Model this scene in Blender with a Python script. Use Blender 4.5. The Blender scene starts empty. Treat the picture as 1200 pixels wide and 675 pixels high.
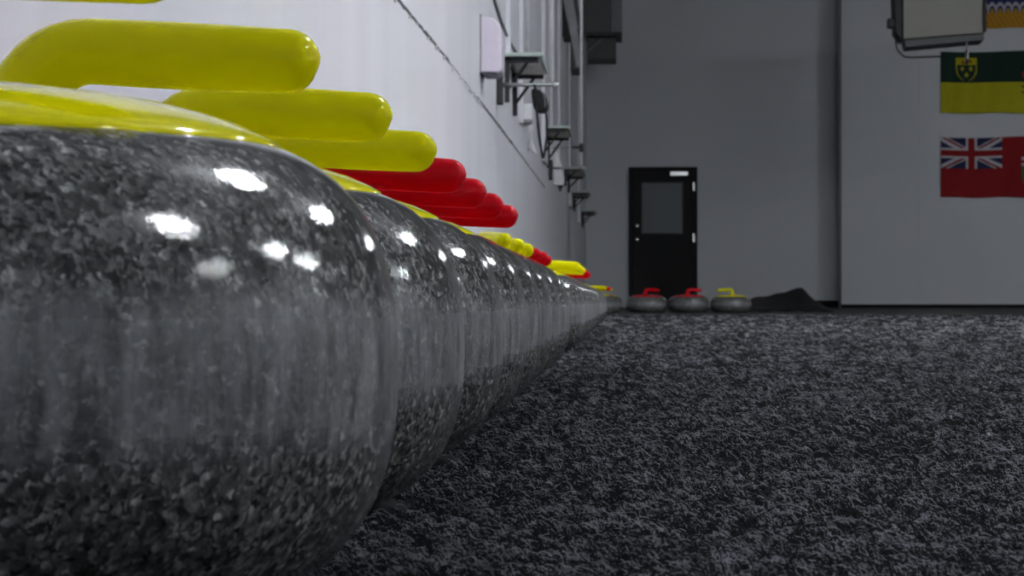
import bpy, bmesh, math, random
import numpy as np
from mathutils import Vector, Matrix
random.seed(7)
rng = np.random.default_rng(11)
scn = bpy.context.scene
C = scn.collection
PI = math.pi

# ------------------------------------------------------------------ camera, world, exposure
F = 3330.0                       # focal length in pixels of the 1200 px wide frame
CAMH = 0.0765
cam = bpy.data.cameras.new('camera')
cam.sensor_width = 36.0
cam.lens = 36.0 * F / 1200.0
cam.clip_start = 0.02
cam.clip_end = 200
camo = bpy.data.objects.new('camera', cam)
C.objects.link(camo)
camo.location = (0, 0, CAMH)
camo.rotation_euler = (PI / 2 + math.atan(16.5 / F), 0, math.atan(132.0 / F))
cam.dof.use_dof = True
cam.dof.focus_distance = 1.35
cam.dof.aperture_fstop = 80.0
scn.camera = camo

w = bpy.data.worlds.new('world')
scn.world = w
w.use_nodes = True
w.node_tree.nodes['Background'].inputs[0].default_value = (0.02, 0.022, 0.026, 1)
w.node_tree.nodes['Background'].inputs[1].default_value = 1.0

vs = scn.view_settings
vs.view_transform = 'Standard'
vs.look = 'None'
vs.gamma = 1
vs.use_curve_mapping = False
vs.exposure = 3.86
scn.cycles.use_denoising = True
scn.cycles.max_bounces = 8
scn.cycles.caustics_reflective = False
scn.cycles.caustics_refractive = False
scn.cycles.sample_clamp_indirect = 4.0

# lamp positions under the ceiling: (x, y, strength, radius)
CEIL = 5.2
# (x, y, strength, length of the tube lamp)
LAMPS = [(2.97, 6.1, 62, 1.0), (5.6, 11.2, 50, 1.0), (5.94, 1.9, 34, 1.6), (9.6, 6.6, 90, .4),
         (12.0, 10.6, 90, .4), (11.6, 2.9, 90, .4),
         (7.0, 31.0, 17, 1.2)]  # last entry: added lamp that brightens the far end

# ------------------------------------------------------------------ materials
def nt(name):
    m = bpy.data.materials.new(name)
    m.use_nodes = True
    t = m.node_tree
    return m, t, t.nodes['Principled BSDF']

def N(t, kind, **kw):
    n = t.nodes.new(kind)
    for k, v in kw.items():
        setattr(n, k, v)
    return n

def ramp(t, stops):
    r = N(t, 'ShaderNodeValToRGB')
    cr = r.color_ramp
    while len(cr.elements) > 1:
        cr.elements.remove(cr.elements[-1])
    cr.elements[0].position = stops[0][0]
    cr.elements[0].color = (*stops[0][1], 1)
    for p, c in stops[1:]:
        e = cr.elements.new(p)
        e.color = (*c, 1)
    return r

def g(v):
    return (v, v, v)

def coords(t, scale=(1, 1, 1), kind='Object'):
    tc = N(t, 'ShaderNodeTexCoord')
    mp = N(t, 'ShaderNodeMapping')
    mp.inputs['Scale'].default_value = scale
    t.links.new(tc.outputs[kind], mp.inputs['Vector'])
    return mp.outputs['Vector']

def noise(t, vec, scale, detail=3, rough=.5, dist=0):
    n = N(t, 'ShaderNodeTexNoise')
    n.inputs['Scale'].default_value = scale
    n.inputs['Detail'].default_value = detail
    n.inputs['Roughness'].default_value = rough
    n.inputs['Distortion'].default_value = dist
    t.links.new(vec, n.inputs['Vector'])
    return n.outputs['Fac']

def bump(t, b, h, strength=.3, dist=.01):
    bp = N(t, 'ShaderNodeBump')
    bp.inputs['Strength'].default_value = strength
    bp.inputs['Distance'].default_value = dist
    t.links.new(h, bp.inputs['Height'])
    t.links.new(bp.outputs['Normal'], b.inputs['Normal'])

def simple(name, col, rough=.5, metal=0, var=.08, scale=30, coat=0):
    m, t, b = nt(name)
    v = coords(t)
    r = ramp(t, [(0.3, tuple(c * (1 - var) for c in col)), (0.7, tuple(min(1, c * (1 + var)) for c in col))])
    t.links.new(noise(t, v, scale), r.inputs[0])
    t.links.new(r.outputs[0], b.inputs['Base Color'])
    b.inputs['Roughness'].default_value = rough
    b.inputs['Metallic'].default_value = metal
    b.inputs['Coat Weight'].default_value = coat
    return m

def mat_wall(name, base, streak=.05, rough=.45):
    m, t, b = nt(name)
    v = coords(t, (1, 1, .06))
    r = ramp(t, [(0.3, tuple(c * (1 - streak) for c in base)), (0.7, base)])
    t.links.new(noise(t, v, 2.2, 5, .6), r.inputs[0])
    # small scuffs and chips in the paint
    v2 = coords(t, (1, 1, 1))
    r2 = ramp(t, [(0.0, g(1)), (0.70, g(1)), (0.76, g(.80))])
    t.links.new(noise(t, v2, 16, 6, .7, .4), r2.inputs[0])
    mx = N(t, 'ShaderNodeMix', data_type='RGBA', blend_type='MULTIPLY')
    mx.inputs['Factor'].default_value = 1
    t.links.new(r.outputs[0], mx.inputs['A'])
    t.links.new(r2.outputs[0], mx.inputs['B'])
    t.links.new(mx.outputs['Result'], b.inputs['Base Color'])
    b.inputs['Roughness'].default_value = rough
    bump(t, b, noise(t, v2, 5, 6, .6), .25, .01)
    return m

def mat_granite():
    m, t, b = nt('polished_granite')
    v = coords(t)
    vo = N(t, 'ShaderNodeTexVoronoi')
    vo.inputs['Scale'].default_value = 620
    vo.inputs['Randomness'].default_value = 1
    # warp the grain so the crystals are irregular
    nz = N(t, 'ShaderNodeTexNoise')
    nz.inputs['Scale'].default_value = 260
    nz.inputs['Detail'].default_value = 4
    t.links.new(v, nz.inputs['Vector'])
    ma = N(t, 'ShaderNodeVectorMath', operation='SCALE')
    ma.inputs['Scale'].default_value = .006
    t.links.new(nz.outputs['Color'], ma.inputs[0])
    ad = N(t, 'ShaderNodeVectorMath', operation='ADD')
    t.links.new(v, ad.inputs[0])
    t.links.new(ma.outputs[0], ad.inputs[1])
    t.links.new(ad.outputs[0], vo.inputs['Vector'])
    sep = N(t, 'ShaderNodeSeparateColor')
    t.links.new(vo.outputs['Color'], sep.inputs[0])
    r = ramp(t, [(0.15, (.017, .017, .017)), (0.36, (.045, .046, .043)), (0.55, (.088, .089, .085)),
                 (0.68, (.14, .142, .135)), (0.80, (.235, .237, .228)), (0.90, (.46, .46, .445))])
    r.color_ramp.interpolation = 'LINEAR'
    mxf = N(t, 'ShaderNodeMath', operation='MULTIPLY_ADD')
    big = noise(t, v, 260, 5, .65, 0)
    mr = N(t, 'ShaderNodeMapRange')
    mr.inputs['From Min'].default_value = .3
    mr.inputs['From Max'].default_value = .7
    t.links.new(big, mr.inputs['Value'])
    av = N(t, 'ShaderNodeMix', data_type='FLOAT')
    av.inputs['Factor'].default_value = .42
    t.links.new(sep.outputs[0], av.inputs['A'])
    t.links.new(mr.outputs['Result'], av.inputs['B'])
    t.links.new(av.outputs['Result'], r.inputs[0])
    # the matt striking band round the belly
    sp = N(t, 'ShaderNodeSeparateXYZ')
    tc = N(t, 'ShaderNodeTexCoord')
    t.links.new(tc.outputs['Object'], sp.inputs[0])
    nb = noise(t, coords(t, (30, 30, 6)), 3, 4, .6)
    zz = N(t, 'ShaderNodeMath', operation='MULTIPLY_ADD')
    zz.inputs[1].default_value = .004
    t.links.new(nb, zz.inputs[0])
    t.links.new(sp.outputs['Z'], zz.inputs[2])
    bd = ramp(t, [(0.0, g(0)), (0.0385, g(0)), (0.0475, g(1)), (0.0725, g(1)), (0.0775, g(0))])
    t.links.new(zz.outputs[0], bd.inputs[0])
    worn = ramp(t, [(0.38, (.09, .093, .10)), (0.66, (.36, .365, .39))])
    t.links.new(noise(t, coords(t, (1, 1, .18)), 150, 4, .65), worn.inputs[0])
    hf = N(t, 'ShaderNodeMath', operation='MULTIPLY')
    hf.inputs[1].default_value = .5
    t.links.new(bd.outputs[0], hf.inputs[0])
    mix = N(t, 'ShaderNodeMix', data_type='RGBA')
    t.links.new(hf.outputs[0], mix.inputs['Factor'])
    t.links.new(r.outputs[0], mix.inputs['A'])
    t.links.new(worn.outputs[0], mix.inputs['B'])
    t.links.new(mix.outputs['Result'], b.inputs['Base Color'])
    rr = N(t, 'ShaderNodeMapRange')
    rr.inputs['To Min'].default_value = .03
    rr.inputs['To Max'].default_value = .3
    t.links.new(bd.outputs[0], rr.inputs['Value'])
    t.links.new(rr.outputs['Result'], b.inputs['Roughness'])
    b.inputs['IOR'].default_value = 1.5
    bump(t, b, big, .06, .002)
    return m

def mat_plastic(name, col):
    m, t, b = nt(name)
    v = coords(t)
    r = ramp(t, [(0.3, tuple(c * .93 for c in col)), (0.7, col)])
    t.links.new(noise(t, v, 25, 3), r.inputs[0])
    t.links.new(r.outputs[0], b.inputs['Base Color'])
    b.inputs['Roughness'].default_value = .08
    b.inputs['Specular IOR Level'].default_value = .08
    bump(t, b, noise(t, v, 60, 3), .02, .002)
    return m

def mat_carpet():
    m, t, b = nt('charcoal_carpet')
    v = coords(t)
    n1 = noise(t, v, 420, 4, .7, .6)
    n2 = noise(t, v, 55, 4, .7)
    av = N(t, 'ShaderNodeMix', data_type='FLOAT')
    av.inputs['Factor'].default_value = .35
    t.links.new(n1, av.inputs['A'])
    t.links.new(n2, av.inputs['B'])
    r = ramp(t, [(0.35, (.005, .005, .0065)), (0.5, (.010, .010, .0125)), (0.6, (.022, .022, .026)), (0.7, (.05, .05, .056))])
    t.links.new(av.outputs['Result'], r.inputs[0])
    t.links.new(r.outputs[0], b.inputs['Base Color'])
    b.inputs['Roughness'].default_value = .95
    b.inputs['Specular IOR Level'].default_value = .1
    bump(t, b, n1, .6, .004)
    return m

M = {
    'wall': mat_wall('painted_white_wall', (.80, .80, .85), .09),
    'wallback': mat_wall('darkened_white_wall', (.62, .64, .67), .03),  # same white paint, its colour darkened for the dim far end
    'ceil': simple('ceiling_paint', (.45, .46, .48), .8),
    'crack': simple('seam_shadow_filler', (.07, .075, .08), .8, var=.5, scale=60),
    'chip': simple('flaked_white_paint', (.85, .85, .88), .4),
    'granite': mat_granite(),
    'yellow': mat_plastic('yellow_plastic', (.72, .68, .003)),
    'red': mat_plastic('red_plastic', (.58, .006, .014)),
    'steel': simple('brushed_steel', (.55, .55, .56), .3, 1),
    'chrome': simple('bright_chrome', (.85, .85, .86), .25, .6),
    'white_paint': simple('white_enamel', (.78, .78, .80), .35),
    'lilac': simple('pale_lilac_plastic', (.70, .64, .73), .35, var=.03),
    'black': simple('black_metal', (.012, .012, .014), .5),
    'blackfab': simple('black_fabric', (.012, .012, .013), .9, var=.3, scale=80),
    'rubber': simple('black_rubber', (.0055, .0055, .006), .95, var=.4, scale=12),
    'door': simple('black_door_paint', (.003, .003, .0035), .75),
    'greenplank': simple('pale_painted_plank', (.48, .56, .52), .6, var=.1, scale=14),
    'plankunder': simple('lightened_beige_wood', (.80, .76, .68), .7, var=.15, scale=14),  # underside colour lightened to replace missing light from below
    'rod': simple('grey_rod', (.30, .31, .32), .4, .5),
    'cream': simple('cream_enamel', (.50, .49, .41), .5, var=.03, scale=6),
    'dgrey': simple('dark_grey_enamel', (.10, .105, .105), .6),
    'mgrey': simple('mid_grey_enamel', (.23, .24, .245), .6),
    'carpet': mat_carpet(),
    'fibre': simple('pale_carpet_fibre', (.50, .50, .54), .8, var=.7, scale=120),
    'fibred': simple('dark_carpet_fibre', (.02, .02, .024), .8, var=.5, scale=300),
    'housing': simple('lamp_housing', (.5, .5, .5), .4, .6),
}
m, t, b = nt('door_glass')
b.inputs['Base Color'].default_value = (.085, .10, .11, 1)
b.inputs['Roughness'].default_value = .08
t.links.new(ramp(t, [(0.3, (.075, .09, .10)), (0.7, (.10, .115, .125))]).outputs[0], b.inputs['Base Color'])
M['glass'] = m

# ------------------------------------------------------------------ helpers
def obj(name, bm, mat, parent=None, smooth=False, bevel=0, seg=2):
    me = bpy.data.meshes.new(name)
    bm.to_mesh(me)
    bm.free()
    for mm in (mat if isinstance(mat, list) else [mat]):
        me.materials.append(mm)
    if smooth:
        for p in me.polygons:
            p.use_smooth = True
    o = bpy.data.objects.new(name, me)
    C.objects.link(o)
    if parent:
        o.parent = parent
    if bevel:
        md = o.modifiers.new('bevel', 'BEVEL')
        md.width = bevel
        md.segments = seg
        md.limit_method = 'ANGLE'
    return o

def empty(name, label, cat, loc=(0, 0, 0), rz=0, group=None):
    o = bpy.data.objects.new(name, None)
    o.empty_display_size = .05
    C.objects.link(o)
    o.location = loc
    o.rotation_euler = (0, 0, rz)
    o['label'] = label
    o['category'] = cat
    if group:
        o['group'] = group
    return o

def tag(o, label=None, cat=None, group=None, kind=None):
    for k, v in (('label', label), ('category', cat), ('group', group), ('kind', kind)):
        if v:
            o[k] = v
    return o

def box(bm, x0, x1, y0, y1, z0, z1, mi=0):
    r = bmesh.ops.create_cube(bm, size=1)
    for v in r['verts']:
        v.co = Vector(((x0 + x1) / 2 + v.co.x * (x1 - x0), (y0 + y1) / 2 + v.co.y * (y1 - y0), (z0 + z1) / 2 + v.co.z * (z1 - z0)))
    for f in set(f for v in r['verts'] for f in v.link_faces):
        f.material_index = mi
    return r['verts']

def B(*a, mi=0):
    bm = bmesh.new()
    box(bm, *a, mi=mi)
    return bm

def lathe(bm, prof, n=64):
    rings = []
    for r, z in prof:
        if r < 1e-6:
            rings.append([bm.verts.new((0, 0, z))])
        else:
            rings.append([bm.verts.new((r * math.cos(2 * PI * i / n), r * math.sin(2 * PI * i / n), z)) for i in range(n)])
    for a, c in zip(rings, rings[1:]):
        for i in range(n):
            j = (i + 1) % n
            if len(a) == 1 and len(c) == 1:
                continue
            if len(a) == 1:
                bm.faces.new((a[0], c[i], c[j]))
            elif len(c) == 1:
                bm.faces.new((a[i], a[j], c[0]))
            else:
                bm.faces.new((a[i], a[j], c[j], c[i]))
    bmesh.ops.recalc_face_normals(bm, faces=bm.faces)

def tube(bm, pts, rad, n=16, cap=True):
    """pts: list of points; rad: scalar or list"""
    P = [Vector(p) for p in pts]
    R = rad if isinstance(rad, (list, tuple)) else [rad] * len(P)
    rings = []
    up = None
    for i, p in enumerate(P):
        d = (P[min(i + 1, len(P) - 1)] - P[max(i - 1, 0)]).normalized()
        if up is None:
            up = Vector((0, 0, 1)) if abs(d.z) < .9 else Vector((1, 0, 0))
        s = d.cross(up).normalized()
        up = s.cross(d).normalized()
        rings.append([bm.verts.new(p + R[i] * (math.cos(2 * PI * k / n) * s + math.sin(2 * PI * k / n) * up)) for k in range(n)])
    for a, c in zip(rings, rings[1:]):
        for k in range(n):
            j = (k + 1) % n
            bm.faces.new((a[k], a[j], c[j], c[k]))
    if cap:
        bm.faces.new(rings[0][::-1])
        bm.faces.new(rings[-1])
    bmesh.ops.recalc_face_normals(bm, faces=bm.faces)

def T(pts, rad, n=12):
    bm = bmesh.new()
    tube(bm, pts, rad, n)
    return bm

WX = -0.54                      # left wall surface
YB = 40.0                       # back wall (left stretch)
YR = 39.4                       # back wall, nearer right stretch

def onwall(px, prot=0.0):
    """distance along the left wall of a point seen at column px, protruding from it"""
    return (-WX - prot) * F / (732.0 - px)

def zat(py, y):
    return CAMH + (354.0 - py) * y / F

# ------------------------------------------------------------------ setting
XR = 14.0
YF = -4.0
S = lambda o: tag(o, kind='structure')
S(obj('floor', B(WX - .2, XR + .2, YF - .2, YB + .2, -.2, 0), M['rubber']))
# the carpet surface
bm = bmesh.new()
box(bm, WX, XR, YF, 16.0, 0, .0035)
crp = obj('carpet', bm, M['carpet'])
tag(crp, 'charcoal flecked carpet covering the floor beside the row of stones', 'carpet')
S(obj('wall_left', B(WX - .2, WX, YF - .2, YB + .2, 0, CEIL), M['wall']))
S(obj('wall_back', B(WX, XR, YB, YB + .2, 0, CEIL), M['wallback']))
xe = (985 - 732) * YR / F
S(obj('wall_right_back', B(xe, XR, YR, YB, 0, CEIL), M['wallback'])).name = 'trim_2'
S(obj('wall_right', B(XR, XR + .2, YF - .2, YB + .2, 0, CEIL), M['wallback']))
S(obj('wall_front', B(WX, XR, YF - .2, YF, 0, CEIL), M['wallback']))
S(obj('ceiling', B(WX - .2, XR + .2, YF - .2, YB + .2, CEIL, CEIL + .2), M['ceil']))
# black kick strips
bm = bmesh.new()
box(bm, 2.35, xe, YB - .03, YB, 0, .10)
S(obj('baseboard_back', bm, M['rubber']))
S(obj('baseboard_right', B(xe - .005, XR, YR - .03, YR, 0, .045), M['rubber']))
# faint raised board joint on the right stretch
xj = (1075 - 732) * YR / F
S(obj('trim_1', B(xj, XR, YR - .012, YR, .045, CEIL), M['wallback']))

# wall crack / open seam along the left wall
random.seed(3)
bm = bmesh.new()
ys, y = [], 6.3
while y < 19.3:
    ys.append(y)
    y += random.uniform(.05, .12)
top, bot = [], []
for y in ys:
    px = 732 + WX * F / y
    k = (px - 467) / (640 - 467)
    py = 0 + 222 * k - 7 * math.sin(PI * k) * .6
    z = zat(py, y)
    if px < 470: wd = .012
    elif px < 525: wd = .0095
    elif px < 558: wd = .002
    elif px < 600: wd = .012
    else: wd = .008
    wd *= random.uniform(.6, 1.2)
    z += random.uniform(-.002, .002)
    top.append(bm.verts.new((WX + .0015, y, z + wd / 2)))
    bot.append(bm.verts.new((WX + .0015, y, z - wd / 2)))
for i in range(len(ys) - 1):
    bm.faces.new((bot[i], bot[i + 1], top[i + 1], top[i]))
r = bmesh.ops.extrude_face_region(bm, geom=bm.faces[:])
for v in r['geom']:
    if isinstance(v, bmesh.types.BMVert):
        v.co.x -= .004
bmesh.ops.recalc_face_normals(bm, faces=bm.faces)
crack = S(obj('trim_3', bm, M['crack']))
# flaked paint along the seam
bm = bmesh.new()
for i in range(34):
    y = random.choice([random.uniform(6.6, 8.2), random.uniform(8.2, 10.6), random.uniform(9.4, 10.8)])
    px = 732 + WX * F / y
    k = (px - 467) / (640 - 467)
    z = zat(222 * k - 4.2 * math.sin(PI * k), y) - .006 - random.uniform(0, .006)
    q = random.uniform(.006, .02)
    vs4 = [bm.verts.new((WX + .003 + .003 * random.random(), y + q * math.cos(a) * 1.6, z + q * .35 * math.sin(a))) for a in (.2, 1.4, 2.9, 4.1, 5.4)]
    bm.faces.new(vs4)
r = bmesh.ops.extrude_face_region(bm, geom=bm.faces[:])
for v in r['geom']:
    if isinstance(v, bmesh.types.BMVert):
        v.co.x -= .005
bmesh.ops.recalc_face_normals(bm, faces=bm.faces)
S(obj('trim_4', bm, M['chip']))

# pale upright sheeting on the upper part of the left wall, beyond the wall fittings
bm = bmesh.new()
for y0, y1, pr_ in ((12.9, 13.0, .02), (14.6, 14.75, .016), (18.5, 19.2, .022), (20.6, 20.75, .018), (22.9, 23.6, .02), (27.4, 28.4, .02), (33, 33.2, .02)):
    box(bm, WX, WX + pr_, y0, y1, 1.0, CEIL)
S(obj('trim_5', bm, M['wall'], bevel=.003))

# ------------------------------------------------------------------ door in the back wall
dn = empty('door_1', 'black door', 'door')
del dn['label']; del dn['category']
dn['kind'] = 'structure'
sc_ = YB / F
dx0, dx1 = (737 - 732) * sc_, (817 - 732) * sc_
dz = zat(196, YB)
bm = bmesh.new()
box(bm, dx0, dx0 + .05, YB - .05, YB, 0, dz)
box(bm, dx1 - .05, dx1, YB - .05, YB, 0, dz)
box(bm, dx0 + .05, dx1 - .05, YB - .05, YB, dz - .05, dz)
obj('door_frame', bm, M['door'], dn, bevel=.004)
wx0, wx1 = (753 - 732) * sc_, (799 - 732) * sc_
wz0, wz1 = zat(273, YB), zat(215, YB)
bm = bmesh.new()
a0, a1, z0, z1 = dx0 + .053, dx1 - .053, .01, dz - .053
box(bm, a0, wx0, YB - .04, YB - .005, z0, z1)
box(bm, wx1, a1, YB - .04, YB - .005, z0, z1)
box(bm, wx0, wx1, YB - .04, YB - .005, z0, wz0)
box(bm, wx0, wx1, YB - .04, YB - .005, wz1, z1)
leaf = obj('door_leaf', bm, M['door'], dn)
bm = bmesh.new()
box(bm, wx0 - .02, wx0, YB - .046, YB - .04, wz0 - .02, wz1 + .02)
box(bm, wx1, wx1 + .02, YB - .046, YB - .04, wz0 - .02, wz1 + .02)
box(bm, wx0, wx1, YB - .046, YB - .04, wz0 - .02, wz0)
box(bm, wx0, wx1, YB - .046, YB - .04, wz1, wz1 + .02)
obj('window_bead', bm, M['black'], leaf)
obj('window_pane', B(wx0, wx1, YB - .028, YB - .018, wz0, wz1), M['glass'], leaf)
for zz in (265, 281):
    px = 746.5
    bm = bmesh.new()
    zc = zat(zz, YB)
    xc = (px - 732) * sc_
    lathe(bm, [(0, 0), (.028, 0), (.028, .008), (.012, .012), (.012, .035), (.026, .042), (.028, .055), (.02, .066), (0, .068)], 20)
    bmesh.ops.rotate(bm, verts=bm.verts, cent=(0, 0, 0), matrix=Matrix.Rotation(PI / 2, 3, 'X'))
    bmesh.ops.translate(bm, verts=bm.verts, vec=(xc, YB - .04, zc))
    k = obj('door_knob' if zz == 281 else 'deadbolt', bm, M['chrome'], leaf, smooth=True)
obj('door_closer', B((785 - 732) * sc_, (806 - 732) * sc_, YB - .10, YB - .05, zat(206.5, YB), zat(201.5, YB)), M['chrome'], dn, bevel=.006)
for zz in (219, 279):
    obj('hinge', B((811.5 - 732) * sc_, (814 - 732) * sc_, YB - .06, YB - .045, zat(zz + 5, YB), zat(zz - 5, YB)), M['steel'], dn, bevel=.002)

# ------------------------------------------------------------------ flags (one mesh each, cloth pattern by faces)
def flag(name, label, px0, py0, py1, wide, pattern, mats, nx=220, nz=110, seed=0, yoff=.03):
    x0 = (px0 - 732) * YR / F
    zt, zb = zat(py0, YR), zat(py1, YR)
    bm = bmesh.new()
    rnd = random.Random(seed)
    ph = [rnd.uniform(0, 6) for _ in range(4)]
    def off(u, v):
        return .010 * math.sin(u * 17 + ph[0] + 1.5 * v) * (1 - .5 * v) + .006 * math.sin(u * 41 + ph[1] - 3 * v) + .004 * math.sin(v * 9 + ph[2])
    vv = [[None] * (nx + 1) for _ in range(nz + 1)]
    for j in range(nz + 1):
        for i in range(nx + 1):
            u, v = i / nx, j / nz
            z = zb + (zt - zb) * v - .012 * math.sin(u * PI * 2.0) * (v) + .006 * math.sin(u * 14 + ph[3]) * (1 - v)
            vv[j][i] = bm.verts.new((x0 + u * wide, YR - yoff - .012 + off(u, v), z))
    for j in range(nz):
        for i in range(nx):
            f = bm.faces.new((vv[j][i], vv[j][i + 1], vv[j + 1][i + 1], vv[j + 1][i]))
            f.material_index = pattern((i + .5) / nx, (j + .5) / nz)
    o = obj(name, bm, [simple(name + '_dye_%d' % k, c, .85, var=.06, scale=25) for k, c in enumerate(mats)], smooth=True)
    sd = o.modifiers.new('cloth', 'SOLIDIFY')
    sd.thickness = .003
    o['label'] = label
    o['category'] = 'flag'
    o['group'] = 'flags on the back wall'
    return o

def union(u, v, ar=2.0):
    """0 blue 1 white 2 red; u,v in 0..1 of the canton, ar its width over height"""
    x, y = (u - .5) * ar, v - .5
    if abs(x) < .10 or abs(y) < .10: return 2
    if abs(x) < .165 or abs(y) < .165: return 1
    L = math.hypot(ar, 1)
    d1 = (x - ar * y) / L
    d2 = (x + ar * y) / L
    for d in (d1, d2):
        s = 1 if (x > 0) else -1
        if abs(d) < .10:
            k = d * s * (1 if d is d1 else 1)
            if -.066 < k < 0: return 2
            return 1
    return 0

def red_ensign(u, v):
    # mats: 0 blue, 1 white, 2 red, 3 green, 4 gold
    if u < .5 and v > .48:
        return union(u / .5, (v - .48) / .52, 1.9)
    # shield on the fly
    x, y = (u - .745) * 2, v - .42
    hw = .17 if y > -.05 else .17 * math.sqrt(max(0, 1 - ((y + .05) / .24) ** 2))
    if abs(x) < hw and -.29 < y < .24:
        if y > .10:
            return 2 if (abs(x) < .03 or abs(y - .17) < .022) else 1
        for lx, ly in ((-.07, .02), (.07, .02), (0, -.12)):
            if abs(x - lx) * 1.1 + abs(y - ly) < .05: return 4
        return 3
    return 2

def green_gold(u, v):
    # mats: 0 green, 1 yellow, 2 red, 3 dark brown, 4 white
    x, y = u * 2, v
    # shield of arms in the upper hoist
    sx, sy = x - .42, y - .74
    hw = .17 if sy > -.02 else .17 * math.sqrt(max(0, 1 - ((sy + .02) / .19) ** 2))
    if abs(sx) < hw and -.20 < sy < .17:
        edge = abs(sx) > hw - .016 or sy > .154 or (sy < -.02 and (abs(sx) > hw - .02))
        if edge: return 1
        if sy > .05:
            if abs(sx) < .085 and abs(sy - .10 - .015 * math.sin(sx * 40)) < .022: return 2
            return 1
        for lx, ly in ((-.07, -.01), (.07, -.01), (0, -.11)):
            if abs(sx - lx) < .018 and abs(sy - ly) < .038: return 1
            if abs(sx - lx) < .036 and abs(sy - ly + .006) < .008: return 1
        return 0
    # lily on the fly
    lx, ly = x - 1.52, y - .50
    r, a = math.hypot(lx, ly - .18), math.atan2(ly - .18, lx)
    if r < .19 * abs(math.cos(a * 1.5 + PI / 4)) + .02 and ly > .06: return 2
    if abs(lx) < .012 and -.38 < ly < .12: return 3
    for k in (-.25, -.16, -.07):
        if 0 < abs(lx) < .20 and abs(ly - k - abs(lx) * .5) < .013: return 3
    return 0 if v > .5 else 1

def sun_flag(u, v):
    # mats: 0 deep blue, 1 white, 2 orange gold, 3 dark red
    if v < .23:
        return 2 if (u * 23 + v * 9) % 1 > .12 else 3
    if v < .40:
        k = (u * 15) % 1
        a = math.hypot((k - .5) * 1.1, (v - .23) * 4.6)
        return 2 if a < .26 else (0 if a < .44 else (1 if a < .68 else 0))
    s = math.sin(u * 2 * PI * 5.0)
    return 1 if (v + .015 * s) % .17 < .035 else 0

FW = 1.68
flag('flag', 'green over yellow flag with a small shield, below the striped sun flag', 1100, 62, 134, FW, green_gold,
     [(.006, .032, .018), (.52, .48, .004), (.35, .03, .02), (.03, .03, .02), (.7, .7, .7)], seed=1)
flag('flag', 'red flag with a union jack corner, lowest on the back wall', 1100, 162, 232, FW, red_ensign,
     [(.020, .022, .085), (.60, .60, .64), (.30, .004, .008), (.03, .20, .06), (.7, .5, .05)], seed=2)
flag('flag', 'blue, white and orange flag with sun rays, cut off at the top right', 1146, -46, 35, 1.62, sun_flag,
     [(.03, .03, .14), (.58, .58, .64), (.62, .34, .02), (.45, .02, .03)], seed=3)

# ------------------------------------------------------------------ curling stones
R_ST, H_ST = .1455, .114
def stone_profile():
    pr = [(0, .006), (.055, .006), (.062, .002), (.068, .0), (.074, .0025), (.080, .006)]
    # lower shoulder, belly, upper shoulder
    cx, hz = .094, H_ST / 2
    ex = 2.5
    for i in range(1, 30):
        a = -PI / 2 + PI * i / 30
        ca, sa = math.cos(a), math.sin(a)
        r = cx + (R_ST - cx) * (abs(ca) ** (2 / ex))
        z = hz + (hz - .0003) * math.copysign(abs(sa) ** (2 / ex), sa)
        if r > pr[-1][0]:
            pr.append((r, z)) if i < 16 else None
        if i >= 16:
            pr.append((r, z))
    pr += [(.086, H_ST - .0004), (.06, H_ST), (0, H_ST)]
    return pr

def body_bm():
    bm = bmesh.new()
    lathe(bm, stone_profile(), 128)
    return bm

def disc_bm():
    bm = bmesh.new()
    rd = .1165
    pr = [(0, .112), (.10, .112), (rd - .001, .1090), (rd, .1100), (.1160, .1116), (.1120, .1138), (.105, .1169), (.098, .1191), (.091, .1209), (.077, .1231), (.0495, .1252), (.03, .1258), (0, .1260)]
    lathe(bm, pr, 128)
    return bm

def grip_bm():
    # neck rises from the middle of the cover, bends, then the grip runs level and slightly down
    pts, rad = [], []
    x0, zt = -.010, .1610
    rb = .024
    for z, r in ((.120, .0195), (.1225, .0172), (.126, .0152), (.130, .0143), (zt - rb, .0138)):
        pts.append((x0, 0, z)); rad.append(r)
    for i in range(1, 9):
        a = PI / 2 * i / 8
        pts.append((x0 + rb * (1 - math.cos(a)), 0, zt - rb + rb * math.sin(a)))
        rad.append(.0138 - .0022 * i / 8)
    xe_ = .095
    tip = .0112
    for i in range(1, 8):
        k = i / 7
        x = x0 + rb + (xe_ - tip - x0 - rb) * k
        pts.append((x, 0, zt - .0038 * k)); rad.append(.0116 + .0004 * math.sin(PI * k) - .0002 * k)
    for i in range(1, 7):
        a = PI / 2 * i / 6
        pts.append((xe_ - tip + tip * math.sin(a) * .98, 0, zt - .0038 - .0002 * i)); rad.append(max(.0004, .0114 * math.cos(a)))
    bm = bmesh.new()
    tube(bm, pts, rad, 28)
    return bm

def bolt_bm():
    bm = bmesh.new()
    lathe(bm, [(0, .122), (.008, .122), (.008, .1262), (.006, .1272), (0, .1272)], 20)
    bmesh.ops.translate(bm, verts=bm.verts, vec=(.032, 0, .0002))
    return bm

def make_stone(colour, loc, rz, label, group):
    t_ = empty('curling_stone', label, 'curling stone', loc, rz, group)
    obj('granite_body', body_bm(), M['granite'], t_, smooth=True)
    cv = obj('handle_cover', disc_bm(), M[colour], t_, smooth=True)
    cv['label'] = colour + ' plastic handle cover'
    gp = obj('handle_grip', grip_bm(), M[colour], t_, smooth=True)
    gp['label'] = colour + ' plastic gooseneck grip'
    obj('cover_screw', bolt_bm(), M['steel'], cv, smooth=True)
    return t_

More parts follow.
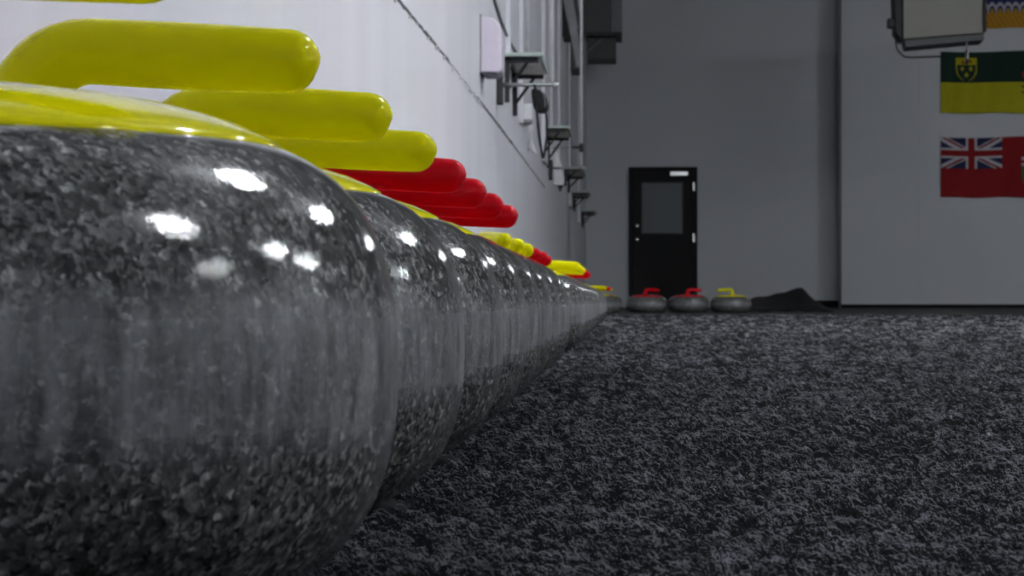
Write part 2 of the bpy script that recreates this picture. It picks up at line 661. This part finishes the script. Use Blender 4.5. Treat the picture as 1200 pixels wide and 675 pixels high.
PROTO = {}
def stone(colour, x, y, rz, label, group):
    if colour not in PROTO:
        PROTO[colour] = make_stone(colour, (x, y, GZ), rz, label, group)
        return PROTO[colour]
    p = PROTO[colour]
    r_ = p.copy()
    C.objects.link(r_)
    r_.location = (x, y, GZ)
    r_.rotation_euler = (0, 0, rz)
    r_['label'] = label
    r_['group'] = group
    for ch in list(p.children):
        c_ = ch.copy(); C.objects.link(c_); c_.parent = r_
        if ch.name.startswith('granite'):
            c_.rotation_euler = (0, 0, random.uniform(0, 6.28))
        for q in ch.children:
            d_ = q.copy(); C.objects.link(d_); d_.parent = c_
    return r_

GZ = .0035
SP = .30
ORD = ['nearest', 'second', 'third', 'fourth', 'fifth', 'sixth', 'seventh', 'eighth']
ROWX = -.2005
G1 = 'stones of the nearest set along the left wall'
for i in range(8):
    col = 'yellow' if i < 4 else 'red'
    zf = 2.3 + i
    lab = ['huge foreground curling stone with cropped yellow handle, nearest the camera',
           'second curling stone from the camera, its whole yellow grip in view',
           'third stone from the camera, yellow grip overlapping the one before',
           'fourth stone from the camera, last yellow grip before the four red ones',
           'fifth stone from the camera, first and highest of the four stacked red grips',
           'sixth stone from the camera, second of the four stacked red grips',
           'seventh stone from the camera, third of the four stacked red grips',
           'eighth stone from the camera, lowest and farthest of the four big red grips'][i]
    stone(col, ROWX + random.uniform(-.001, .001), zf * SP, [0, 0, .02, -.03, .02, .0, -.02, .02][i], lab, G1)
G2 = 'stones of the second set along the left wall'
A2 = [-1.15, -1.08, -1.05, -1.05, -1.0, -1.05]
Z2 = [13.3, 14.5, 15.6, 16.9, 18.2, 19.4]
for i in range(6):
    col = 'yellow' if i < 3 else 'red'
    lab = '%s %s-handled stone of the second set, its grip turned towards the camera' % (['nearest', 'second', 'third', 'nearest', 'second', 'third'][i], col)
    stone(col, ROWX, Z2[i] * SP, A2[i], lab, G2)
G3 = 'stones of the third set along the left wall'
for i in range(8):
    col = 'yellow' if i < 4 else 'red'
    lab = '%s %s-handled stone of the third set, small, grip pointing right' % (['nearest', 'second', 'third', 'last'][i % 4], col)
    stone(col, ROWX, (22.4 + i * 1.02) * SP, random.uniform(-.05, .05), lab, G3)
G4 = 'farthest stones at the end of the row'
for i, (zf, col, rz, lab) in enumerate([(56.5, 'yellow', 0, 'tiny far stone, yellow grip pointing right, just left of the black door'),
                                 (60.0, 'red', .1, 'tiny far stone with a red cover behind the far yellow grip'),
                                 (64.5, 'yellow', -.6, 'tiny far yellow-handled stone at the very end of the row by the door')]):
    stone(col, ROWX + .02 * i, zf * SP, rz, lab, G4)
G5 = 'stones standing in front of the far door'
yf = 20.2
stone('red', (757.5 - 732) * yf / F, yf, .05, 'red-handled stone on the floor in front of the left half of the door', G5)
stone('red', (807 - 732) * yf / F, yf, .2, 'red-handled stone on the floor at the right edge of the door', G5)
stone('yellow', (856 - 732) * yf / F, yf, PI - .05, 'yellow-handled stone right of the door beside the black mat', G5)

# ------------------------------------------------------------------ crumpled black mat by the far wall
def mat_heap():
    bm = bmesh.new()
    ym = 22.0
    X0, X1 = (876 - 732) * ym / F, (972 - 732) * ym / F
    nx, ny = 48, 24
    prof = [(0, .07), (.08, .085), (.25, .105), (.54, .145), (.62, .150), (.68, .12), (.76, .075), (.86, .040), (1, .012)]
    def h(u):
        for (a, ha), (b_, hb) in zip(prof, prof[1:]):
            if a <= u <= b_:
                return ha + (hb - ha) * (u - a) / (b_ - a)
        return .01
    rows = []
    for j in range(ny + 1):
        row = []
        for i in range(nx + 1):
            u, v = i / nx, j / ny
            k = math.sin(PI * min(1, v * 1.05)) ** .6 if v < .95 else .15
            z = .008 + 1.25 * h(u) * k * (1 + .05 * math.sin(9 * u + 5 * v)) * (.93 + .07 * math.cos(14 * v + 4 * u))
            row.append(bm.verts.new((X0 + (X1 - X0) * u + .02 * math.sin(5 * v), ym - .3 + .6 * v + .04 * math.sin(6 * u), z + .004 * math.sin(25 * u))))
        rows.append(row)
    for a, c in zip(rows, rows[1:]):
        for i in range(nx):
            bm.faces.new((a[i], a[i + 1], c[i + 1], c[i]))
    o = obj('rubber_mat', bm, M['rubber'], smooth=True)
    s_ = o.modifiers.new('thick', 'SOLIDIFY')
    s_.thickness = .006
    return o
tag(mat_heap(), 'crumpled black rubber mat heaped on the floor right of the yellow far stone', 'mat')

# ------------------------------------------------------------------ fittings on the left wall
# big pale dispenser box
yd = onwall(562)
zt, zb = zat(18, yd), zat(84, yd)
t_ = empty('towel_dispenser', 'pale lilac-white plastic dispenser box high on the left wall', 'dispenser', (WX, yd, zb))
bm = bmesh.new()
H = zt - zb
D_ = .082
prof = [(0, 0), (D_ * .92, 0), (D_, .012)]
prof += [(D_, H * .68)]
for i in range(1, 9):
    a = PI / 2 * i / 8
    prof.append((D_ - .052 * (1 - math.cos(a)), H * .68 + (H * .30) * math.sin(a)))
prof += [(0, H)]
vs_ = [bm.verts.new((x, 0, z)) for x, z in prof]
f = bm.faces.new(vs_)
r = bmesh.ops.extrude_face_region(bm, geom=[f])
for v in r['geom']:
    if isinstance(v, bmesh.types.BMVert):
        v.co.y += .26
bmesh.ops.recalc_face_normals(bm, faces=bm.faces)
obj('dispenser_body', bm, M['lilac'], t_, bevel=.006, seg=3)
obj('back_plate', B(0, .006, -.006, .266, -.004, H + .006), M['mgrey'], t_)
obj('dispenser_lip', B(.015, D_ * .8, .03, .23, -.008, .0), M['mgrey'], t_)

def rack(px_plate, label, group):
    y = onwall(px_plate)
    z = zat(99 if px_plate < 600 else 197, y)
    t_ = empty('broom_rack', label, 'rack', (WX, y, z), 0, group)
    obj('wall_plate', B(0, .028, -.03, .03, -.085, .06), M['black'], t_, bevel=.006)
    obj('rod', T([(.028, 0, 0), (.08, 0, 0), (.245, 0, .0)], .0085), M['rod'], t_, smooth=True)
    obj('rod_tip', T([(.240, 0, 0), (.262, 0, 0)], .0098), M['chrome'], t_, smooth=True)
    obj('upright', T([(.232, .015, 0), (.232, .015, 2.6)], .0115), M['white_paint'], t_, smooth=True)
    return t_, y, z
RG = 'rod racks along the left wall'
rack(582, 'nearer grey rod rack on the left wall with a black wall plate, below the dispenser', RG)
t2, y2, z2 = rack(643, 'farther rod rack with a long bright chrome upright near the far corner', RG)
obj('clamp', T([(.232, .015, .115), (.232, .015, .175)], .016), M['black'], t2)
obj('stay', T([(.0, .015, .145), (.15, .015, .145)], .0035), M['rod'], t2)
obj('clamp_sleeve', B(.165, .228, 0, .03, .138, .157), M['black'], t2)

# shelves on triangular black brackets
def bracket(parent, y, arm, drop):
    bm = bmesh.new()
    box(bm, 0, .022, y - .012, y + .012, -drop, .004)
    box(bm, .02, arm, y - .012, y + .012, -.022, .0)
    # diagonal brace
    p0, p1 = Vector((.012, y, -drop * .72)), Vector((arm * .72, y, -.012))
    tube(bm, [p0, p1], .008, 6)
    return obj('bracket', bm, M['black'], parent)

def shelf(px, py, length, arm, drop, label, n=2, plank=True, thick=.016):
    y = onwall(px)
    z = zat(py, y)
    t_ = empty('wall_shelf', label, 'shelf', (WX, y, z), 0, 'bracketed shelves along the left wall')
    for k in range(n):
        bracket(t_, .03 + (length - .06) * k / max(1, n - 1), arm, drop)
    if plank:
        bm = bmesh.new()
        box(bm, .002, arm + .02, -.02, length + .02, .0042, .0042 + thick)
        obj('plank', bm, [M['greenplank']], t_, bevel=.002)
        bm = bmesh.new()
        box(bm, .025, arm + .005, .05, length - .05, -.004, .0042)
        obj('plank_underside', bm, [M['plankunder']], t_)
    return t_
shelf(591, 67, .98, .150, .20, 'nearest bracketed wall shelf with a pale green plank, beside the lilac dispenser', thick=.017)
shelf(636, 151, 1.0, .155, .21, 'second bracketed shelf, beneath the hanging black pouch')
shelf(661, 198, 1.6, .150, .15, 'third bracketed shelf, where the bright chrome upright ends')
shelf(670, 226, 1.0, .160, .16, 'fourth bracketed shelf, small and dark, second from the far corner')
shelf(681, 248, 1.0, .165, .18, 'farthest and lowest-looking bracketed shelf, nearest the far corner')

# hanging black pouch with straps
yb = 11.93
def P(px, py, y):
    return ((px - 732) * y / F, y, zat(py, y))
t_ = empty('pouch', 'black fabric pouch hanging below the nearer rod with straps dangling', 'bag', P(632, 133, yb))
bm = bmesh.new()
o0 = Vector(P(632, 133, yb))
pr = []
outline = [(622, 104), (627, 103), (633, 105), (638, 109), (641, 116), (643, 124), (642, 130), (637, 133), (630, 132), (625, 127), (623, 115)]
vs_ = [bm.verts.new(Vector(P(a, c, yb)) - o0) for a, c in outline]
f = bm.faces.new(vs_)
bmesh.ops.inset_region(bm, faces=[f], thickness=.008, depth=0)
r = bmesh.ops.extrude_face_region(bm, geom=bm.faces[:])
for v in r['geom']:
    if isinstance(v, bmesh.types.BMVert):
        v.co.y += .045
bmesh.ops.recalc_face_normals(bm, faces=bm.faces)
obj('pouch_body', bm, M['blackfab'], t_, bevel=.012, seg=3, smooth=True)
def rel(pts, dy=0):
    return [Vector(P(a, c, yb)) - o0 + Vector((0, dy, 0)) for a, c in pts]
obj('strap', T(rel([(626, 99), (628, 104), (629, 130), (632, 160), (636, 186)], -.004), .0055), M['blackfab'], t_)
obj('strap', T(rel([(639, 126), (641, 140), (641, 160), (637, 186)], -.004), .005), M['blackfab'], t_)
obj('piping', T(rel([(633, 105), (637, 110), (639, 118), (639, 125)], -.006), .0018), M['mgrey'], t_)

# small pale wall box with hanging paper
yp = onwall(612)
t_ = empty('paper_holder', 'small pale box with crumpled white paper hanging beneath, left of the pouch', 'dispenser', (WX, yp, zat(140, yp)))
obj('holder_box', B(0, .055, 0, .16, .0, .085), M['white_paint'], t_, bevel=.006)
obj('holder_lid', B(-.0, .05, -.02, .18, -.02, .0), M['mgrey'], t_, bevel=.004)
bm = bmesh.new()
rows = []
for j in range(9):
    row = []
    for i in range(7):
        u, v = i / 6, j / 8
        row.append(bm.verts.new((.018 + .035 * u + .012 * math.sin(4 * v + 3 * u) + .02 * v, .05 + .05 * math.sin(2.2 * u + 3 * v), -.02 - .15 * v + .012 * math.sin(5 * u))))
    rows.append(row)
for a, c in zip(rows, rows[1:]):
    for i in range(6):
        bm.faces.new((a[i], a[i + 1], c[i + 1], c[i]))
pp = obj('paper', bm, M['white_paint'], t_, smooth=True)
pp.modifiers.new('thick', 'SOLIDIFY').thickness = .003

# soap dispenser with black nozzle
ys_ = onwall(649)
t_ = empty('soap_dispenser', 'white wall dispenser with a small black nozzle, right of the second shelf', 'dispenser', (WX, ys_, zat(217, ys_)))
bm = bmesh.new()
pr = [(0, 0), (.075, 0), (.080, .05), (.072, .10), (.058, .16), (.03, .24), (0, .28)]
f = bm.faces.new([bm.verts.new((x, 0, z)) for x, z in pr])
r = bmesh.ops.extrude_face_region(bm, geom=[f])
for v in r['geom']:
    if isinstance(v, bmesh.types.BMVert):
        v.co.y += .14
bmesh.ops.recalc_face_normals(bm, faces=bm.faces)
obj('dispenser_body', bm, M['white_paint'], t_, bevel=.006, seg=3)
bm = bmesh.new()
lathe(bm, [(0, -.045), (.006, -.045), (.008, -.02), (.02, -.014), (.022, 0), (0, .0)], 16)
bmesh.ops.translate(bm, verts=bm.verts, vec=(.05, .05, 0))
obj('nozzle', bm, M['black'], t_, smooth=True)

# sagging grey cable on the wall above the nearest shelf
pts = []
for px, py in ((572, -30), (578, 0), (585, 22), (592, 40), (598, 52), (604, 62)):
    y = onwall(px)
    pts.append((WX + .006, y, zat(py, y)))
tag(obj('cable', T(pts, .006, 8), M['mgrey'], smooth=True), 'thin grey cable on the left wall sloping to the nearest shelf', 'cable')

# white pipe against the sheeting behind the nearest shelf
yq = onwall(618, .03)
tag(obj('pipe', T([(WX + .03, yq, zat(62, yq)), (WX + .03, yq, 3.0)], .012, 12), M['white_paint'], smooth=True), 'thin white upright pipe on the left wall behind the nearest shelf', 'pipe')

# ------------------------------------------------------------------ dark equipment high in the far corner
yk = 37.5
def PX(px, y): return (px - 732) * y / F
t_ = empty('air_handler', 'dark grey air handler hung high in the far left corner', 'heater', (PX(700, yk), yk, zat(70, yk)))
o0 = Vector((PX(700, yk), yk, zat(70, yk)))
def RB(px0, px1, py0, py1, y0, y1):
    b_ = B(PX(px0, yk) - o0.x, PX(px1, yk) - o0.x, y0, y1, zat(py1, yk) - o0.z, zat(py0, yk) - o0.z)
    return b_
obj('cabinet', RB(686, 717, -60, 40, -.1, .9), M['dgrey'], t_, bevel=.01)
obj('side_panel', RB(718, 729, -60, 38, -.05, .9), M['mgrey'], t_, bevel=.01)
obj('drip_ledge', RB(686, 729, 39, 43, -.14, .9), M['black'], t_)
obj('lower_box', RB(688, 722, 44, 69, 0, .9), M['dgrey'], t_, bevel=.01)
obj('brace', T([Vector((PX(689, yk), yk, zat(61, yk))) - o0 + Vector((0, -.03, 0)), Vector((PX(706, yk), yk, zat(45, yk))) - o0 + Vector((0, -.03, 0))], .014, 8), M['mgrey'], t_)
# hanger frame in front of it
yh = 20.6
t_ = empty('duct', 'sloping dark duct high by the left wall, left of the chrome upright', 'duct', (PX(668, yh), yh, zat(75, yh)))
o0 = Vector(t_.location)
def strip(pts, d0, d1, mat, nm, sy=yh):
    bm = bmesh.new()
    f = bm.faces.new([bm.verts.new(Vector((PX(a, sy), sy + d0, zat(c, sy))) - o0) for a, c in pts])
    r = bmesh.ops.extrude_face_region(bm, geom=[f])
    for v in r['geom']:
        if isinstance(v, bmesh.types.BMVert):
            v.co.y += d1 - d0
    bmesh.ops.recalc_face_normals(bm, faces=bm.faces)
    return obj(nm, bm, mat, t_)
strip([(658, -90), (673, -90), (673, 38), (658, 38)], .2, .8, M['dgrey'], 'duct_box')
strip([(668, 30), (683, 30), (683, 78), (668, 78)], .2, .8, M['dgrey'], 'duct_end')
strip([(654, -30), (668, -30), (683, 78), (676, 78)], .05, .1, M['mgrey'], 'sloping_plate')
strip([(668, -30), (673, -30), (683, 45), (681, 52), (679, 42)], .04, .18, M['black'], 'sloping_bar')

# ------------------------------------------------------------------ cream unit heater hanging in front of the back wall
yu = 29.0
t_ = empty('unit_heater', 'cream box unit heater hanging at the top right in front of the flags', 'heater', (PX(1102, yu), yu, zat(50, yu)))
o0 = Vector(t_.location)
def quadbox(p, y0, y1, back_shift, mat, nm, parent=t_, bevel=.008):
    bm = bmesh.new()
    f = bm.faces.new([bm.verts.new(Vector((PX(a, yu), yu + y0, zat(c, yu))) - o0) for a, c in p])
    r = bmesh.ops.extrude_face_region(bm, geom=[f])
    for v in r['geom']:
        if isinstance(v, bmesh.types.BMVert):
            v.co.y += y1 - y0
            v.co.x += back_shift
    bmesh.ops.recalc_face_normals(bm, faces=bm.faces)
    return obj(nm, bm, mat, parent, bevel=bevel)
cab = quadbox([(1057, 47), (1149, 40), (1149, -90), (1057, -90)], 0, .62, .02, M['cream'], 'cabinet')
quadbox([(1061, 56), (1151, 48), (1151, 41), (1059, 48)], .03, .58, .02, M['mgrey'], 'base_tray', bevel=.003)
quadbox([(1048, 38), (1056, 49), (1056, -90), (1043, -90)], .02, .5, .01, M['black'], 'fan_grille')
quadbox([(1040, 22), (1049, 22), (1049, 33), (1040, 33)], .05, .2, 0, M['black'], 'junction_box')
quadbox([(1150, 40), (1154, 38), (1154, -90), (1150, -90)], .02, .5, 0, M['black'], 'louvre_edge')
def UP(a, c, dy=.2):
    return Vector((PX(a, yu), yu + dy, zat(c, yu))) - o0
obj('gas_pipe', T([UP(1050, 36), UP(1050.5, 50), UP(1052, 57), UP(1056, 62), UP(1061, 66), UP(1068, 66.5), UP(1104, 65.5)], .009, 10), M['black'], t_, smooth=True)
obj('drain_pipe', T([UP(1131, 44, .04), UP(1131, 62, .04)], .008, 10), M['steel'], t_, smooth=True)
obj('drain_valve', T([UP(1131.5, 60, .04), UP(1131.5, 76, .04)], .018, 10), M['steel'], t_, smooth=True)
for a in (1065, 1142):
    obj('hanging_rod', T([UP(a, -85, .3), Vector((PX(a, yu) - o0.x, .3, CEIL - o0.z))], .008, 8), M['steel'], t_)

# ------------------------------------------------------------------ lamps under the ceiling, the farthest one added for the back wall
lens = {}
for i, (x, y, st, ln) in enumerate(LAMPS):
    if st not in lens:
        m, t, b = nt('lamp_glow_%d' % len(lens))
        b.inputs['Base Color'].default_value = (.9, .9, .9, 1)
        b.inputs['Emission Color'].default_value = (.93, .96, 1, 1)
        b.inputs['Emission Strength'].default_value = st
        lens[st] = m
    t_ = empty('ceiling_lamp', 'long fluorescent tube lamp under the ceiling above the carpet, the farthest one an added fill light', 'lamp', (x, y, CEIL - .45), 0, 'ceiling lamps')
    hl = ln / 2
    obj('housing', B(-hl - .04, hl + .04, -.07, .07, .035, .10), M['white_paint'], t_, bevel=.01)
    for e in (-1, 1):
        obj('tube_socket', B(e * (hl + .005) - .015, e * (hl + .005) + .015, -.05, .05, -.03, .036), M['white_paint'], t_)
        obj('hanging_rod', T([(e * hl * .7, 0, .10), (e * hl * .7, 0, .45)], .006, 8), M['steel'], t_)
    for e in (-1, 1):
        obj('tube', T([(-hl + .01, e * .03, 0), (hl - .01, e * .03, 0)], .019, 12), lens[st], t_, smooth=True)

# ------------------------------------------------------------------ carpet fibres
def fibres(name, n, mat, ymin, ymax, hmax, wid, length, seed):
    rg = np.random.default_rng(seed)
    # density falls with distance because less can be made out there
    u = rg.random(n)
    y = 1.0 / (1 / ymin + u * (1 / ymax - 1 / ymin))
    xl = -.26 * np.ones(n)
    xr = (1215 - 732) / F * y + .02
    x = xl + rg.random(n) * (xr - xl)
    # clumps
    keep = rg.random(n) > .35
    # nothing stands up underneath the stones
    for st in [o for o in C.objects if o.type == 'EMPTY' and o.name.startswith('curling_stone')]:
        keep &= (x - st.location.x) ** 2 + (y - st.location.y) ** 2 > .13 ** 2
    x, y = x[keep], y[keep]
    n = len(x)
    s = (y / .8) ** .45
    K = 8
    th = rg.random(n) * 2 * PI
    curl = rg.normal(0, .6, (n, K)) + rg.normal(0, .5, (n, 1))
    L = length * (0.5 + rg.random(n)) * s / K
    pts = np.zeros((n, K + 1, 3))
    pts[:, 0, 0], pts[:, 0, 1] = x, y
    hz = hmax * rg.random(n) * (s ** .5)
    hz2 = rg.random(n) * 2 * PI
    for k in range(1, K + 1):
        th = th + curl[:, k - 1]
        pts[:, k, 0] = pts[:, k - 1, 0] + L * np.cos(th)
        pts[:, k, 1] = pts[:, k - 1, 1] + L * np.sin(th)
    kk = np.linspace(0, 1, K + 1)[None, :]
    pts[:, :, 2] = .0032 + hz[:, None] * np.abs(np.sin(kk * (2.5 + 5 * rg.random((n, 1))) + hz2[:, None]))
    wv = wid * (y / .8) ** .42 / 2
    up = np.zeros((n, K + 1, 3))
    up[:, :, 2] = wv[:, None] * .8
    up[:, :, 0] = wv[:, None] * .6
    a, c = pts - up, pts + up
    V = np.stack([a, c], axis=2).reshape(-1, 3)          # n*(K+1)*2
    base = (np.arange(n) * (K + 1) * 2)[:, None] + (np.arange(K) * 2)[None, :]
    Q = np.stack([base, base + 1, base + 3, base + 2], axis=-1).reshape(-1, 4)
    me = bpy.data.meshes.new(name)
    me.vertices.add(len(V)); me.vertices.foreach_set('co', V.astype(np.float32).ravel())
    me.loops.add(Q.size); me.loops.foreach_set('vertex_index', Q.astype(np.int32).ravel())
    me.polygons.add(len(Q))
    me.polygons.foreach_set('loop_start', np.arange(0, Q.size, 4, dtype=np.int32))
    me.update(calc_edges=True)
    me.materials.append(mat)
    o = bpy.data.objects.new(name, me)
    C.objects.link(o)
    return o
tag(fibres('carpet_pile', 44000, M['fibre'], .60, 15.8, .0042, .00026, .013, 5), 'pale curly fibres standing out of the charcoal carpet', 'carpet pile', kind='stuff')
tag(fibres('carpet_tufts', 100000, M['fibred'], .60, 15.8, .0042, .0004, .008, 6), 'dark tufts of the charcoal carpet', 'carpet pile', kind='stuff')
